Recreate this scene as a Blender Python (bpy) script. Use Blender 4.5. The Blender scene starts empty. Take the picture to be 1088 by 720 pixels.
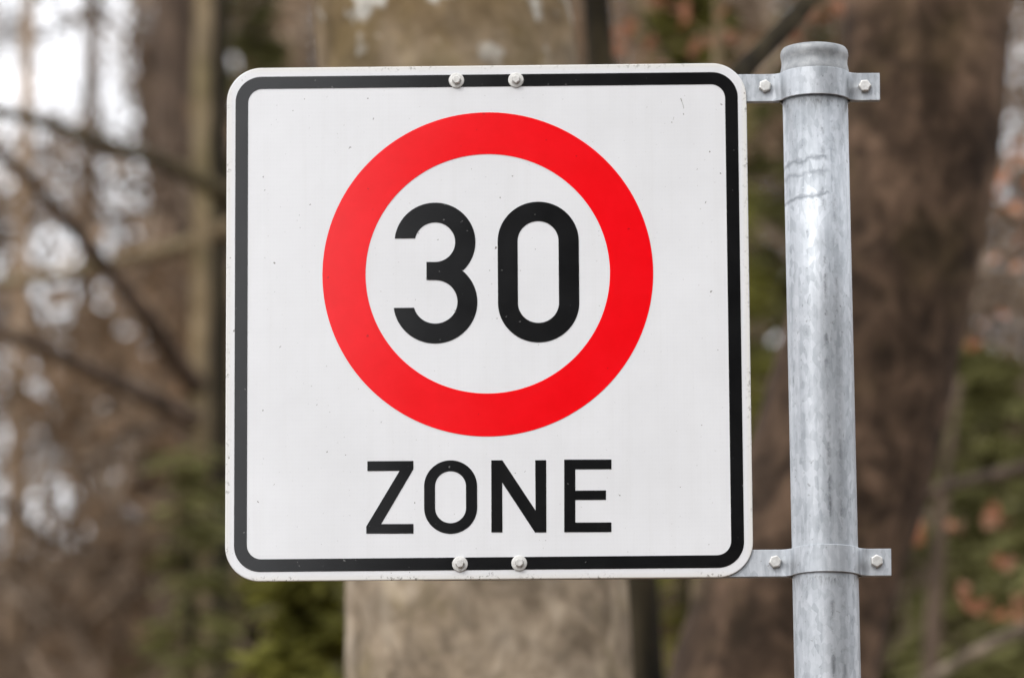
import bpy, math, random
import numpy as np
from mathutils import Vector

random.seed(7)
rng = np.random.default_rng(11)
SEED_A, SEED_B = 4, 4
scene = bpy.context.scene
COL = scene.collection
PI = math.pi

# ------------------------------------------------------------------ camera frame
EYE = Vector((0, 0, 1.55))
PITCH, ROLL = 0.1983278, -0.0062171
FPX = 6044.4                                   # 200 mm lens on a 36 mm sensor, 1088 px wide
FWD = Vector((0, math.cos(PITCH), math.sin(PITCH)))
UP0 = Vector((0, -math.sin(PITCH), math.cos(PITCH)))
RT0 = Vector((1, 0, 0))
RT = RT0 * math.cos(ROLL) + UP0 * math.sin(ROLL)
UP = UP0 * math.cos(ROLL) - RT0 * math.sin(ROLL)


def at(px, py, Y):
    """world point at depth Y that the photograph shows at pixel px, py"""
    d = FWD + RT * ((px - 544) / FPX) - UP * ((py - 360) / FPX)
    return EYE + d * (Y / d.y)


def size(px, Y):
    return px / FPX * Y * 1.0


# ------------------------------------------------------------------ mesh helpers
class MB:
    def __init__(self):
        self.v, self.f, self.n = [], [], 0

    def add(self, verts, faces):
        verts = [tuple(p) for p in verts]
        o = self.n
        self.v.extend(verts)
        self.f.extend([tuple(i + o for i in fc) for fc in faces])
        self.n += len(verts)

    def tube(self, path, radii, seg=10, wob=0.0, caps=True, lobes=None):
        path = [Vector(p) for p in path]
        m = len(path)
        verts, faces = [], []
        ref = Vector((0.31, 0.87, 0.2))
        ph = [random.random() * 6.28 for _ in range(4)]
        for i, p in enumerate(path):
            t = (path[min(i + 1, m - 1)] - path[max(i - 1, 0)]).normalized()
            a = t.cross(ref)
            if a.length < 1e-4:
                a = t.cross(Vector((1, 0, 0)))
            a.normalize()
            b = t.cross(a)
            for k in range(seg):
                an = 2 * PI * k / seg
                r = radii[i]
                if wob:
                    r *= 1 + wob * (0.6 * math.sin(3 * an + ph[0] + i * 0.35) + 0.5 * math.sin(5 * an + ph[1] - i * 0.22)
                                    + 0.45 * math.sin(2 * an + ph[2] + i * 0.5)) + random.uniform(-wob, wob) * 0.35
                verts.append(p + a * (math.cos(an) * r) + b * (math.sin(an) * r))
        for i in range(m - 1):
            for k in range(seg):
                k2 = (k + 1) % seg
                faces.append((i * seg + k, i * seg + k2, (i + 1) * seg + k2, (i + 1) * seg + k))
        if caps:
            faces.append(tuple(range(seg - 1, -1, -1)))
            faces.append(tuple((m - 1) * seg + k for k in range(seg)))
        self.add(verts, faces)

    def lathe(self, prof, seg=64, origin=(0, 0, 0), axis='z'):
        """prof: list of (r, z); r = 0 closes the end"""
        verts, faces, rows = [], [], []
        o = Vector(origin)
        for r, z in prof:
            if r <= 1e-9:
                rows.append([len(verts)])
                verts.append((0, 0, z))
            else:
                rows.append([len(verts) + k for k in range(seg)])
                verts.extend([(r * math.cos(2 * PI * k / seg), r * math.sin(2 * PI * k / seg), z) for k in range(seg)])
        for a, b in zip(rows, rows[1:]):
            for k in range(seg):
                k2 = (k + 1) % seg
                if len(a) == 1 and len(b) == 1:
                    continue
                if len(a) == 1:
                    faces.append((a[0], b[k2], b[k]))
                elif len(b) == 1:
                    faces.append((a[k], a[k2], b[0]))
                else:
                    faces.append((a[k], a[k2], b[k2], b[k]))
        if axis == '-y':                                   # z of the profile points to -Y (to the viewer)
            verts = [(x, -z, y) for x, y, z in verts]
        self.add([o + Vector(p) for p in verts], faces)

    def quads(self, P):
        """P: array n x 4 x 3"""
        n = len(P)
        o = self.n
        self.v.extend(map(tuple, P.reshape(-1, 3).tolist()))
        self.f.extend([(o + 4 * i, o + 4 * i + 1, o + 4 * i + 2, o + 4 * i + 3) for i in range(n)])
        self.n += 4 * n

    def build(self, name, mat, parent=None, smooth=True, bevel=0.0, bseg=3):
        me = bpy.data.meshes.new(name)
        me.from_pydata(self.v, [], self.f)
        me.update()
        if smooth:
            me.polygons.foreach_set('use_smooth', [True] * len(me.polygons))
        me.materials.append(mat)
        o = bpy.data.objects.new(name, me)
        COL.objects.link(o)
        if parent is not None:
            o.parent = parent
        if bevel:
            md = o.modifiers.new('bevel', 'BEVEL')
            md.width = bevel
            md.segments = bseg
            md.limit_method = 'ANGLE'
            md.angle_limit = math.radians(35)
            md.harden_normals = False
        return o


def empty(name, loc=(0, 0, 0), rot=(0, 0, 0)):
    o = bpy.data.objects.new(name, None)
    o.location = loc
    o.rotation_euler = rot
    o.empty_display_size = 0.2
    COL.objects.link(o)
    return o


def tag(o, label=None, cat=None, group=None, kind=None):
    if label:
        o['label'] = label
    if cat:
        o['category'] = cat
    if group:
        o['group'] = group
    if kind:
        o['kind'] = kind
    return o


def copy_tree(o, parent=None):
    c = o.copy()
    COL.objects.link(c)
    c.parent = parent
    for ch in list(o.children):
        copy_tree(ch, c)
    return c


def ribbons(C, D, L, W):
    """quads centred on C along D (unit), length L, width W, random roll"""
    n = len(C)
    R = rng.normal(size=(n, 3))
    S = np.cross(D, R)
    S /= np.linalg.norm(S, axis=1, keepdims=True) + 1e-9
    a = D * (L[:, None] / 2)
    s = S * (W[:, None] / 2)
    return np.stack([C - a - s, C + a - s * 0.6, C + a + s * 0.6, C - a + s], 1)


def unit(a):
    return a / (np.linalg.norm(a, axis=1, keepdims=True) + 1e-9)


# ------------------------------------------------------------------ materials
class NT:
    def __init__(self, name):
        self.m = bpy.data.materials.new(name)
        self.m.use_nodes = True
        self.t = self.m.node_tree
        self.b = self.t.nodes['Principled BSDF']
        self.co = self.t.nodes.new('ShaderNodeTexCoord')

    def node(self, typ, **kw):
        n = self.t.nodes.new(typ)
        for k, v in kw.items():
            if k.startswith('i_'):
                n.inputs[k[2:]].default_value = v
            else:
                setattr(n, k, v)
        return n

    def link(self, a, b):
        self.t.links.new(a, b)

    def mapped(self, scale, coord='Object'):
        mp = self.node('ShaderNodeMapping')
        mp.inputs['Scale'].default_value = scale
        self.link(self.co.outputs[coord], mp.inputs['Vector'])
        return mp.outputs['Vector']

    def noise(self, scale=5, detail=6, rough=0.6, vec=None, dist=0.0):
        n = self.node('ShaderNodeTexNoise')
        n.inputs['Scale'].default_value = scale
        n.inputs['Detail'].default_value = detail
        n.inputs['Roughness'].default_value = rough
        n.inputs['Distortion'].default_value = dist
        self.link(vec if vec is not None else self.co.outputs['Object'], n.inputs['Vector'])
        return n.outputs['Fac']

    def ramp(self, fac, stops, interp='LINEAR'):
        r = self.node('ShaderNodeValToRGB')
        cr = r.color_ramp
        cr.interpolation = interp
        while len(cr.elements) < len(stops):
            cr.elements.new(0.5)
        for e, (p, c) in zip(cr.elements, stops):
            e.position = p
            if not hasattr(c, '__len__'):
                c = (c, c, c)
            e.color = (c[0], c[1], c[2], 1)
        self.link(fac, r.inputs['Fac'])
        return r.outputs['Color']

    def mix(self, fac, a, b, mode='MIX'):
        m = self.node('ShaderNodeMix', data_type='RGBA', blend_type=mode)
        for key, val in ((0, fac), (6, a), (7, b)):
            if hasattr(val, 'is_output'):
                self.link(val, m.inputs[key])
            elif hasattr(val, '__len__'):
                m.inputs[key].default_value = (*val[:3], 1)
            elif key == 0:
                m.inputs[key].default_value = val
            else:
                m.inputs[key].default_value = (val, val, val, 1)
        return m.outputs[2]

    def math(self, op, a, b=0.0):
        m = self.node('ShaderNodeMath', operation=op)
        for i, val in enumerate((a, b)):
            if hasattr(val, 'is_output'):
                self.link(val, m.inputs[i])
            else:
                m.inputs[i].default_value = val
        return m.outputs[0]

    def bump(self, h, strength=0.3, dist=0.01):
        b = self.node('ShaderNodeBump')
        b.inputs['Strength'].default_value = strength
        b.inputs['Distance'].default_value = dist
        self.link(h, b.inputs['Height'])
        self.link(b.outputs['Normal'], self.b.inputs['Normal'])

    def out(self, color=None, rough=None, metal=None, spec=None, ior=None):
        for key, val in (('Base Color', color), ('Roughness', rough), ('Metallic', metal), ('Specular IOR Level', spec), ('IOR', ior)):
            if val is None:
                continue
            if hasattr(val, 'is_output'):
                self.link(val, self.b.inputs[key])
            elif hasattr(val, '__len__'):
                self.b.inputs[key].default_value = (*val[:3], 1)
            else:
                self.b.inputs[key].default_value = val
        return self.m


def film_rough(t, base):
    n = t.noise(14, 3, 0.5)
    return t.math('ADD', t.math('MULTIPLY', n, 0.05), base - 0.025)


def film_bump(t, k=0.02):
    big = t.noise(5.5, 2, 0.4)
    fine = t.noise(420, 2, 0.5)
    t.bump(t.math('ADD', big, t.math('MULTIPLY', fine, 0.05)), k, 0.004)


def specks(t, thr=0.755, scale=115):
    """sparse little dark dirt spots, 0..1"""
    n = t.noise(scale, 2.0, 0.5)
    return t.ramp(n, [(0.0, 0), (thr, 0), (thr + 0.02, 1), (1, 1)])


def m_sign_white():
    t = NT('sign_white')
    a = t.noise(7, 5, 0.65)
    base = t.ramp(a, [(0.3, (0.80, 0.805, 0.815)), (0.7, (0.865, 0.872, 0.885))])
    # thin vertical rain streaks
    s = t.noise(1, 4, 0.6, t.mapped((70, 70, 3.2)))
    base = t.mix(t.math('MULTIPLY', t.ramp(s, [(0.5, 0), (0.75, 1)]), 0.10), base, (0.62, 0.61, 0.58))
    # fine weave of the reflective film
    w1 = t.node('ShaderNodeTexWave', wave_type='BANDS', bands_direction='X')
    w1.inputs['Scale'].default_value = 85
    t.link(t.co.outputs['Object'], w1.inputs['Vector'])
    w2 = t.node('ShaderNodeTexWave', wave_type='BANDS', bands_direction='Z')
    w2.inputs['Scale'].default_value = 62
    t.link(t.co.outputs['Object'], w2.inputs['Vector'])
    wv = t.math('MULTIPLY', w1.outputs['Fac'], w2.outputs['Fac'])
    base = t.mix(t.math('MULTIPLY', wv, 0.05), base, (0.6, 0.6, 0.6))
    base = t.mix(t.math('MULTIPLY', specks(t, 0.735, 150), 0.8), base, (0.12, 0.10, 0.08))
    base = t.mix(t.math('MULTIPLY', specks(t, 0.715, 300), 0.4), base, (0.3, 0.28, 0.25))
    # chipped, dirty rim
    xyz = t.node('ShaderNodeSeparateXYZ')
    t.link(t.co.outputs['Object'], xyz.inputs[0])
    ed = t.math('MAXIMUM', t.math('ABSOLUTE', xyz.outputs['X']), t.math('ABSOLUTE', xyz.outputs['Z']))
    rim = t.ramp(ed, [(0.2925, 0), (0.2995, 1)])
    rim_lo = t.ramp(t.math('MULTIPLY', xyz.outputs['Z'], -1.0), [(0.2945, 0), (0.2992, 1)])
    chip = t.ramp(t.noise(210, 4, 0.7), [(0.55, 0), (0.61, 1)])
    chip2 = t.ramp(t.noise(14, 2, 0.5), [(0.44, 0.0), (0.56, 1)])
    cream = t.mix(t.math('MULTIPLY', rim, 0.55), base, (0.80, 0.76, 0.66))
    fac = t.math('MULTIPLY', t.math('MULTIPLY', chip, chip2), t.math('MAXIMUM', t.math('MULTIPLY', rim, 0.6), rim_lo))
    col = t.mix(fac, cream, (0.10, 0.085, 0.06))
    film_bump(t)
    return t.out(col, film_rough(t, 0.10), 0, None, 1.5)


def m_film(name, c0, c1, sp):
    t = NT(name)
    a = t.noise(26, 5, 0.6)
    base = t.ramp(a, [(0.35, c0), (0.65, c1)])
    base = t.mix(t.math('MULTIPLY', specks(t, 0.725, 150), 0.5), base, sp)
    film_bump(t)
    return t.out(base, film_rough(t, 0.11), 0, None, 1.53)


def m_zinc(name='galvanised_steel', drip=False, bright=1.0):
    t = NT(name)
    vor = t.node('ShaderNodeTexVoronoi', feature='F1')
    vor.inputs['Scale'].default_value = 210
    dist = t.mapped((1, 1, 0.45))
    t.link(dist, vor.inputs['Vector'])
    spang = t.node('ShaderNodeSeparateColor')
    t.link(vor.outputs['Color'], spang.inputs[0])
    streak = t.noise(1, 6, 0.65, t.mapped((95, 95, 5)))
    blot = t.noise(16, 7, 0.7)
    f = t.math('ADD', t.math('MULTIPLY', spang.outputs[0], 0.12), t.math('ADD', t.math('MULTIPLY', streak, 0.40), t.math('MULTIPLY', blot, 0.36)))
    k = bright
    col = t.ramp(f, [(0.30, (0.31 * k, 0.333 * k, 0.356 * k)), (0.44, (0.465 * k, 0.49 * k, 0.517 * k)), (0.60, (0.60 * k, 0.623 * k, 0.650 * k))])
    pit = t.ramp(t.noise(190, 3, 0.6), [(0.66, 0), (0.72, 1)])
    col = t.mix(t.math('MULTIPLY', pit, 0.5), col, (0.16, 0.16, 0.16))
    dash = t.ramp(t.noise(1, 5, 0.7, t.mapped((240, 240, 38))), [(0.66, 0), (0.72, 1)])
    col = t.mix(t.math('MULTIPLY', dash, 0.55), col, (0.14, 0.145, 0.15))
    if drip:
        xyz = t.node('ShaderNodeSeparateXYZ')
        t.link(t.co.outputs['Object'], xyz.inputs[0])
        # weld seam and a drawing line: broken dark hairlines along the pipe
        front = t.math('LESS_THAN', xyz.outputs['Y'], 0.0)
        brk = t.ramp(t.noise(1, 7, 0.75, t.mapped((30, 30, 26))), [(0.50, 0), (0.60, 1)])
        for xo, am in ((0.0055, 0.6), (0.0185, 0.4)):
            wv = t.math('MULTIPLY', t.math('SUBTRACT', t.noise(60, 3, 0.6), 0.5), 0.0016)
            seam = t.math('ABSOLUTE', t.math('SUBTRACT', t.math('ADD', xyz.outputs['X'], wv), xo))
            seamf = t.math('MULTIPLY', t.ramp(seam, [(0.0001, 1), (0.0005, 0)]), front)
            col = t.mix(t.math('MULTIPLY', t.math('MULTIPLY', seamf, brk), am), col, (0.07, 0.07, 0.075))
        # grime washed down below the two clamps
        for zc in (0.250, -0.303):
            dz = t.math('SUBTRACT', zc + 0.002, xyz.outputs['Z'])
            gz_ = t.ramp(dz, [(0.0, 0), (0.0005, 1), (0.018, 0)])
            gn = t.ramp(t.noise(1, 6, 0.75, t.mapped((190, 190, 60))), [(0.50, 0), (0.62, 1)])
            col = t.mix(t.math('MULTIPLY', t.math('MULTIPLY', gz_, gn), 0.7), col, (0.10, 0.095, 0.085))
        # grime specks, denser near the left side
        sp = t.ramp(t.noise(1, 3, 0.6, t.mapped((330, 330, 170))), [(0.64, 0), (0.70, 1)])
        spz = t.ramp(t.noise(9, 3, 0.6), [(0.45, 0), (0.6, 1)])
        col = t.mix(t.math('MULTIPLY', t.math('MULTIPLY', sp, spz), 0.6), col, (0.12, 0.12, 0.12))
        # three wavy run marks left of the seam
        wob = t.math('MULTIPLY', t.math('SUBTRACT', t.noise(45, 3, 0.6), 0.5), 0.022)
        zz = t.math('ADD', t.math('SUBTRACT', xyz.outputs['Z'], t.math('MULTIPLY', xyz.outputs['X'], 0.12)), wob)
        tot = None
        for zc, w, ax in ((0.179, 0.0020, 0.9), (0.165, 0.0014, 0.7), (0.138, 0.0026, 1.0)):
            b_ = t.ramp(t.math('ABSOLUTE', t.math('SUBTRACT', zz, zc)), [(w * 0.5, ax), (w * 1.5, 0)])
            tot = b_ if tot is None else t.math('MAXIMUM', tot, b_)
        lim = t.ramp(t.math('ADD', xyz.outputs['X'], t.math('MULTIPLY', wob, 0.6)), [(0.008, 1), (0.016, 0)])
        col = t.mix(t.math('MULTIPLY', t.math('MULTIPLY', tot, lim), 0.75), col, (0.15, 0.165, 0.18))
    rgh = t.ramp(f, [(0.3, 0.54), (0.75, 0.44)])
    t.bump(t.math('ADD', t.math('MULTIPLY', streak, 0.25), t.math('MULTIPLY', t.noise(150, 4, 0.6), 0.5)), 0.16, 0.001)
    return t.out(col, rgh, 0.68)


def m_plain(name, c0, c1, rough=0.5, metal=0.0, scale=60, bump=0.1):
    t = NT(name)
    n = t.noise(scale, 5, 0.65)
    t.bump(n, bump, 0.001)
    return t.out(t.ramp(n, [(0.3, c0), (0.7, c1)]), rough, metal)


def m_bark(name, dark, mid, light, vert=0.3, scale=9, moss=None, moss_amt=0.0, lichen=0.0, lichen_z=None, bump=0.6, blot=10, bamp=0.6, bvert=None):
    t = NT(name)
    v = t.mapped((1, 1, vert))
    n = t.noise(scale, 9, 0.68, v, 0.6)
    big = t.noise(2.2, 4, 0.6)
    f = t.math('ADD', t.math('MULTIPLY', n, 0.7), t.math('MULTIPLY', big, 0.3))
    col = t.ramp(f, [(0.40, dark), (0.5, mid), (0.60, light)])
    if moss:
        mm = t.ramp(t.noise(3.4, 6, 0.7), [(0.5, 0), (0.62, 1)])
        col = t.mix(t.math('MULTIPLY', mm, moss_amt), col, moss)
    if lichen:
        ll = t.ramp(t.noise(10, 3, 0.55), [(0.57, 0), (0.64, 1)])
        amt = t.math('MULTIPLY', ll, lichen)
        if lichen_z:
            xyz = t.node('ShaderNodeSeparateXYZ')
            t.link(t.co.outputs['Object'], xyz.inputs[0])
            up = t.node('ShaderNodeMapRange')
            up.inputs['From Min'].default_value = lichen_z[0]
            up.inputs['From Max'].default_value = lichen_z[1]
            t.link(xyz.outputs['Z'], up.inputs['Value'])
            amt = t.math('MULTIPLY', amt, up.outputs[0])
        if lichen_z:
            col = t.mix(t.math('MULTIPLY', up.outputs[0], 0.72), col, (0.15, 0.098, 0.04))
        col = t.mix(amt, col, (0.62, 0.60, 0.54))
    bl = t.noise(blot, 3, 0.55, t.mapped((1, 1, bvert or min(1.1, vert * 1.4))), 0.5)
    col = t.mix(0.9, col, t.ramp(bl, [(0.34, 1 - bamp), (0.5, 1.0), (0.65, 1 + bamp)]), 'MULTIPLY')
    t.bump(n, bump, 0.02)
    return t.out(col, 0.9, 0, 0.2)


def m_leaf(name, stops, trans=0.35, rough=0.75, patch=None):
    """per-leaf colour from the island, with some light passing through"""
    t = NT(name)
    g = t.node('ShaderNodeNewGeometry')
    col = t.ramp(g.outputs['Random Per Island'], stops)
    pn = t.noise(0.9, 4, 0.6, t.co.outputs['Object'])
    col = t.mix(0.75, col, t.ramp(pn, [(0.35, 0.45), (0.65, 1.25)]), 'MULTIPLY')
    t.out(col, rough, 0, 0.25)
    if trans:
        tr = t.node('ShaderNodeBsdfTranslucent')
        t.link(col, tr.inputs['Color'])
        mx = t.node('ShaderNodeMixShader')
        mx.inputs[0].default_value = trans
        t.link(t.b.outputs[0], mx.inputs[1])
        t.link(tr.outputs[0], mx.inputs[2])
        t.link(mx.outputs[0], t.t.nodes['Material Output'].inputs['Surface'])
    return t.m


M = {}
M['white'] = m_sign_white()
M['black'] = m_film('sign_black', (0.006, 0.006, 0.0065), (0.010, 0.010, 0.0105), (0.25, 0.25, 0.24))
M['red'] = m_film('sign_red', (0.93, 0.0020, 0.006), (0.98, 0.003, 0.009), (0.35, 0.01, 0.012))
M['zinc_pole'] = m_zinc('galvanised_pipe', True)
M['zinc'] = m_zinc('galvanised_strap', False, 1.06)
M['bolt'] = m_plain('zinc_bolt', (0.58, 0.57, 0.54), (0.82, 0.81, 0.78), 0.4, 0.6, 240, 0.25)
M['washer'] = m_plain('pale_washer', (0.55, 0.54, 0.51), (0.78, 0.77, 0.74), 0.45, 0.35, 220, 0.2)
M['cap'] = m_plain('grey_cap', (0.22, 0.232, 0.24), (0.40, 0.412, 0.42), 0.5, 0.4, 80, 0.12)
M['alu'] = m_plain('bare_aluminium', (0.4, 0.4, 0.4), (0.55, 0.55, 0.55), 0.45, 0.8, 40)

# ------------------------------------------------------------------ the road sign (one thing)
SIGN = (-0.0277902, 6.3840174, 2.8552683)
YAW = -0.0171896
sign = empty('road_sign', (SIGN[0], SIGN[1], SIGN[2]), (0, 0, YAW))
tag(sign, 'square white 30 zone sign with red ring clamped to a galvanised pole', 'road sign')


def rrect(hx, hz, r, n=14):
    pts = []
    for cx, cz, a0 in ((hx - r, hz - r, 0), (-hx + r, hz - r, 90), (-hx + r, -hz + r, 180), (hx - r, -hz + r, 270)):
        for k in range(n + 1):
            a = math.radians(a0 + 90 * k / n)
            pts.append((cx + r * math.cos(a), cz + r * math.sin(a)))
    return pts


def plate_mesh(hx, hz, r, y0, y1, rimw=0.0011):
    """front at y0 (towards the viewer), back at y1, softened front rim"""
    rings = [(hx - rimw, y0, r - rimw), (hx - rimw * 0.3, y0 + rimw * 0.3, r - rimw * 0.3), (hx, y0 + rimw, r), (hx, y1, r)]
    mb = MB()
    verts, faces = [], []
    n = None
    for h, y, rr in rings:
        pts = rrect(h, hz - (hx - h), rr)
        n = len(pts)
        verts += [(x, y, z) for x, z in pts]
    for i in range(len(rings) - 1):
        for k in range(n):
            k2 = (k + 1) % n
            faces.append((i * n + k, i * n + k2, (i + 1) * n + k2, (i + 1) * n + k))
    faces.append(tuple(range(n - 1, -1, -1)))
    faces.append(tuple((len(rings) - 1) * n + k for k in range(n)))
    mb.add(verts, faces)
    return mb


FILM = -0.0004        # film surface, just proud of the plate front at y = 0
panel = plate_mesh(0.300, 0.300, 0.040, 0.0, 0.003).build('sign_panel', M['white'], sign, smooth=False)


def strip(outer, inner, y):
    mb = MB()
    n = len(outer)
    mb.add([(x, y, z) for x, z in outer] + [(x, y, z) for x, z in inner],
           [(k, n + k, n + (k + 1) % n, (k + 1) % n) for k in range(n)])
    return mb


def poly(pts, y):
    mb = MB()
    area = sum(a[0] * b[1] - b[0] * a[1] for a, b in zip(pts, pts[1:] + pts[:1]))
    if area < 0:
        pts = pts[::-1]
    mb.add([(x, y, z) for x, z in pts], [tuple(range(len(pts)))])
    return mb


def mm(pts):
    return [(x * 0.001, z * 0.001) for x, z in pts]


def circ(cx, cz, r, n=180):
    return [(cx + r * math.cos(2 * PI * k / n), cz + r * math.sin(2 * PI * k / n)) for k in range(n)]


def stadium(cx, z0, z1, hw, n=40):
    pts = []
    for k in range(n + 1):
        a = PI * k / n
        pts.append((cx + hw * math.cos(a), z1 - hw + hw * math.sin(a)))
    for k in range(n + 1):
        a = PI + PI * k / n
        pts.append((cx + hw * math.cos(a), z0 + hw + hw * math.sin(a)))
    return pts


def arc(cx, cz, r, a0, a1, n=40):
    return [(cx + r * math.cos(math.radians(a0 + (a1 - a0) * k / n)), cz + r * math.sin(math.radians(a0 + (a1 - a0) * k / n))) for k in range(n + 1)]


strip(rrect(0.2899, 0.2892, 0.0300), rrect(0.2753, 0.2747, 0.0165), FILM).build('border', M['black'], panel, False)
strip(mm(circ(0.4, 54.4, 189.8)), mm(circ(0.4, 54.6, 140.2)), FILM).build('red_ring', M['red'], panel, False)
# the numeral 3
three = ([(-106.9, 96.4)] + arc(-60, 91.7, 46.5, 174.0, -46.3) + arc(-59.8, 21.3, 48.2, 51.5, -180 - (-172.8) - 180)
         )
a_end = math.degrees(math.asin((15.2 - 21.3) / 48.2))              # lower terminal height on the outer bowl
a_in = math.degrees(math.asin((15.2 - 21.8) / 25.4))
t_out = math.degrees(math.asin((96.4 - 91.7) / 46.5))
t_in = math.degrees(math.asin((96.4 - 91.7) / 23.2))
three = (arc(-60, 91.7, 46.5, 180 - t_out, -46.3)
         + arc(-59.8, 21.3, 48.2, 51.8, -(180 + a_end))
         + arc(-59.8, 21.8, 25.4, -(180 + a_in), 90)
         + [(-69.9, 47.4), (-69.9, 68.6)]
         + arc(-60, 91.7, 23.2, -90, 180 - t_in))
poly(mm(three), FILM).build('numeral', M['black'], panel, False)
strip(mm(stadium(58.6, -26.8, 138.1, 46.6)), mm(stadium(58.4, -3.9, 115.2, 23.5)), FILM).build('numeral', M['black'], panel, False)
LET = {
    'Z': [(-138, -162.8), (-85.5, -162.9), (-85.5, -172.5), (-122.4, -235.4), (-85.6, -235.6), (-85.6, -246.7), (-139.3, -246.3), (-139.3, -238), (-101.2, -174.1), (-138, -174.1)],
    'N': [(3.3, -163), (16.0, -163.1), (53.4, -221.5), (53.4, -163.3), (65.9, -163.4), (65.5, -246.8), (52.6, -246.7), (15.6, -188.8), (15.6, -246.3), (3.0, -246.2)],
    'E': [(86.4, -163), (140.2, -163.4), (140.1, -174.6), (98.9, -174.4), (98.8, -198.9), (133.7, -199), (133.6, -209.8), (98.7, -209.7), (98.5, -235.7), (139.5, -235.9), (139.4, -247), (85.8, -246.7)],
}
for ch in 'ZNE':
    poly(mm(LET[ch]), FILM).build('letter', M['black'], panel, False)
strip(mm(stadium(-43.2, -247.4, -162.6, 30.2)), mm(stadium(-43.3, -235.1, -175.2, 17.6)), FILM).build('letter', M['black'], panel, False)


# hairline scratch near the upper right corner, and the faint grey stamp on the lower rim
M['scratch'] = m_plain('dark_scratch', (0.10, 0.10, 0.07), (0.30, 0.29, 0.24), 0.7, 0, 900)
M['stamp'] = m_plain('grey_stamp', (0.42, 0.41, 0.42), (0.52, 0.51, 0.52), 0.6, 0, 900)


def strokes(lines, y):
    mb = MB()
    for pts, w in lines:
        q = mm(pts)
        for a, b in zip(q, q[1:]):
            dx, dz = b[0] - a[0], b[1] - a[1]
            L = math.hypot(dx, dz)
            nx, nz = -dz / L * w * 0.0005, dx / L * w * 0.0005
            mb.add([(a[0] + nx, y, a[1] + nz), (a[0] - nx, y, a[1] - nz), (b[0] - nx, y, b[1] - nz), (b[0] + nx, y, b[1] + nz)], [(0, 1, 2, 3)])
    return mb


strokes([([(224.2, 258.6), (225.3, 255.0)], 0.8), ([(225.3, 255.0), (226.9, 250.2), (227.6, 246.4)], 0.4), ([(226.9, 240.6), (227.6, 239.0)], 0.8), ([(213.3, 230.8), (213.9, 229.6)], 0.8),
         ([(216.0, 236.5), (215.2, 233.0)], 0.25)], FILM * 0.6).build('scratch', M['scratch'], panel, False)
strokes([([(-0.6, -293.0), (0.5, -292.2), (0.5, -296.2)], 0.55), ([(5.0, -292.3), (3.0, -292.3)], 0.5), ([(2.9, -292.4), (2.8, -293.9)], 0.5), ([(2.9, -294.0), (4.2, -293.8), (4.9, -294.6), (4.6, -295.7), (3.6, -296.2), (2.6, -295.8)], 0.5)],
        FILM * 0.6).build('stamp', M['stamp'], panel, False)


def hexbolt(origin, rw, hw, r, h, wmat, parent, spin, shank=0.012, rh=None):
    """round washer (optional) with a hexagon head on it, facing the viewer"""
    mb = MB()
    o = Vector(origin)
    if rw:
        mb.lathe([(rw * 0.55, -shank), (rw * 0.55, 0.0002), (rw, 0.0002), (rw, hw * 0.6), (rw - 0.0006, hw), (r * 0.9, hw)], 40, o, '-y')
    else:
        mb.lathe([(r * 0.5, -shank), (r * 0.5, 0.001)], 24, o, '-y')
    base = mb.build('bolt', wmat, parent, True)
    hb = MB()
    n = 6
    rows = [(r, hw), (r, hw + h * 0.72), (r * 0.86, hw + h), (0, hw + h * 0.98)]
    verts, faces = [], []
    for rr, y in rows[:3]:
        for k in range(n):
            a = 2 * PI * k / n + spin
            verts.append((o.x + rr * math.cos(a), o.y - y, o.z + rr * math.sin(a)))
    for i in range(2):
        for k in range(n):
            k2 = (k + 1) % n
            faces.append((i * n + k, i * n + k2, (i + 1) * n + k2, (i + 1) * n + k))
    faces.append(tuple(2 * n + k for k in range(n)))
    hb.add(verts, faces)
    me = hb
    # head belongs to the same bolt mesh: join its faces in
    off = len(base.data.vertices)
    mb.add(hb.v, hb.f)
    old = base.data
    nm = bpy.data.meshes.new('bolt')
    nm.from_pydata(mb.v, [], mb.f)
    nm.update()
    for p in nm.polygons:
        p.use_smooth = p.index < len(old.polygons)
    nm.materials.append(wmat)
    base.data = nm
    bpy.data.meshes.remove(old)
    md = base.modifiers.new('bevel', 'BEVEL')
    md.width = 0.0007
    md.segments = 2
    md.limit_method = 'ANGLE'
    md.angle_limit = math.radians(28)
    return base


for x, z, s in ((-34.5, 282.3, 0.2), (34.2, 282.1, 0.5), (-32.9, -282.4, 0.1), (34.4, -282.0, 0.75)):
    hexbolt((x * 0.001, -0.0006, z * 0.001), 0.0090, 0.0014, 0.0052, 0.0058, M['washer'], panel, s, 0.010)

# pole: axis a little behind the plate, leaning a touch
AY = 0.008


def axis_x(z):
    return 0.3796 + (0.231 - z) * 0.0044


R_P = 0.0376
pm = MB()
pole_tilt = math.atan(0.0044)
z_bot = -SIGN[2] - 0.25
pm.lathe([(R_P, z_bot), (R_P, -1.0), (R_P, -0.6), (R_P, 0.0), (R_P, 0.291), (R_P - 0.003, 0.291)], 96)
pole = pm.build('pole', M['zinc_pole'], sign, True)
pole.location = (axis_x(0), AY, 0)
pole.rotation_euler = (0, -pole_tilt, 0)
cm = MB()
cm.lathe([(R_P + 0.0004, 0.276), (0.0394, 0.276), (0.0396, 0.2885), (0.0393, 0.2915), (0.0383, 0.2960), (0.0380, 0.2990), (0.0381, 0.3020), (0.0388, 0.3060), (0.0392, 0.3085),
          (0.0391, 0.3115), (0.0384, 0.3145), (0.0368, 0.3168), (0.033, 0.3180), (0.02, 0.3187), (0, 0.3189)], 96)
cap = cm.build('pole_cap', M['cap'], pole, True)
cap['label'] = 'matt grey rounded cap closing the pole top'


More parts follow.
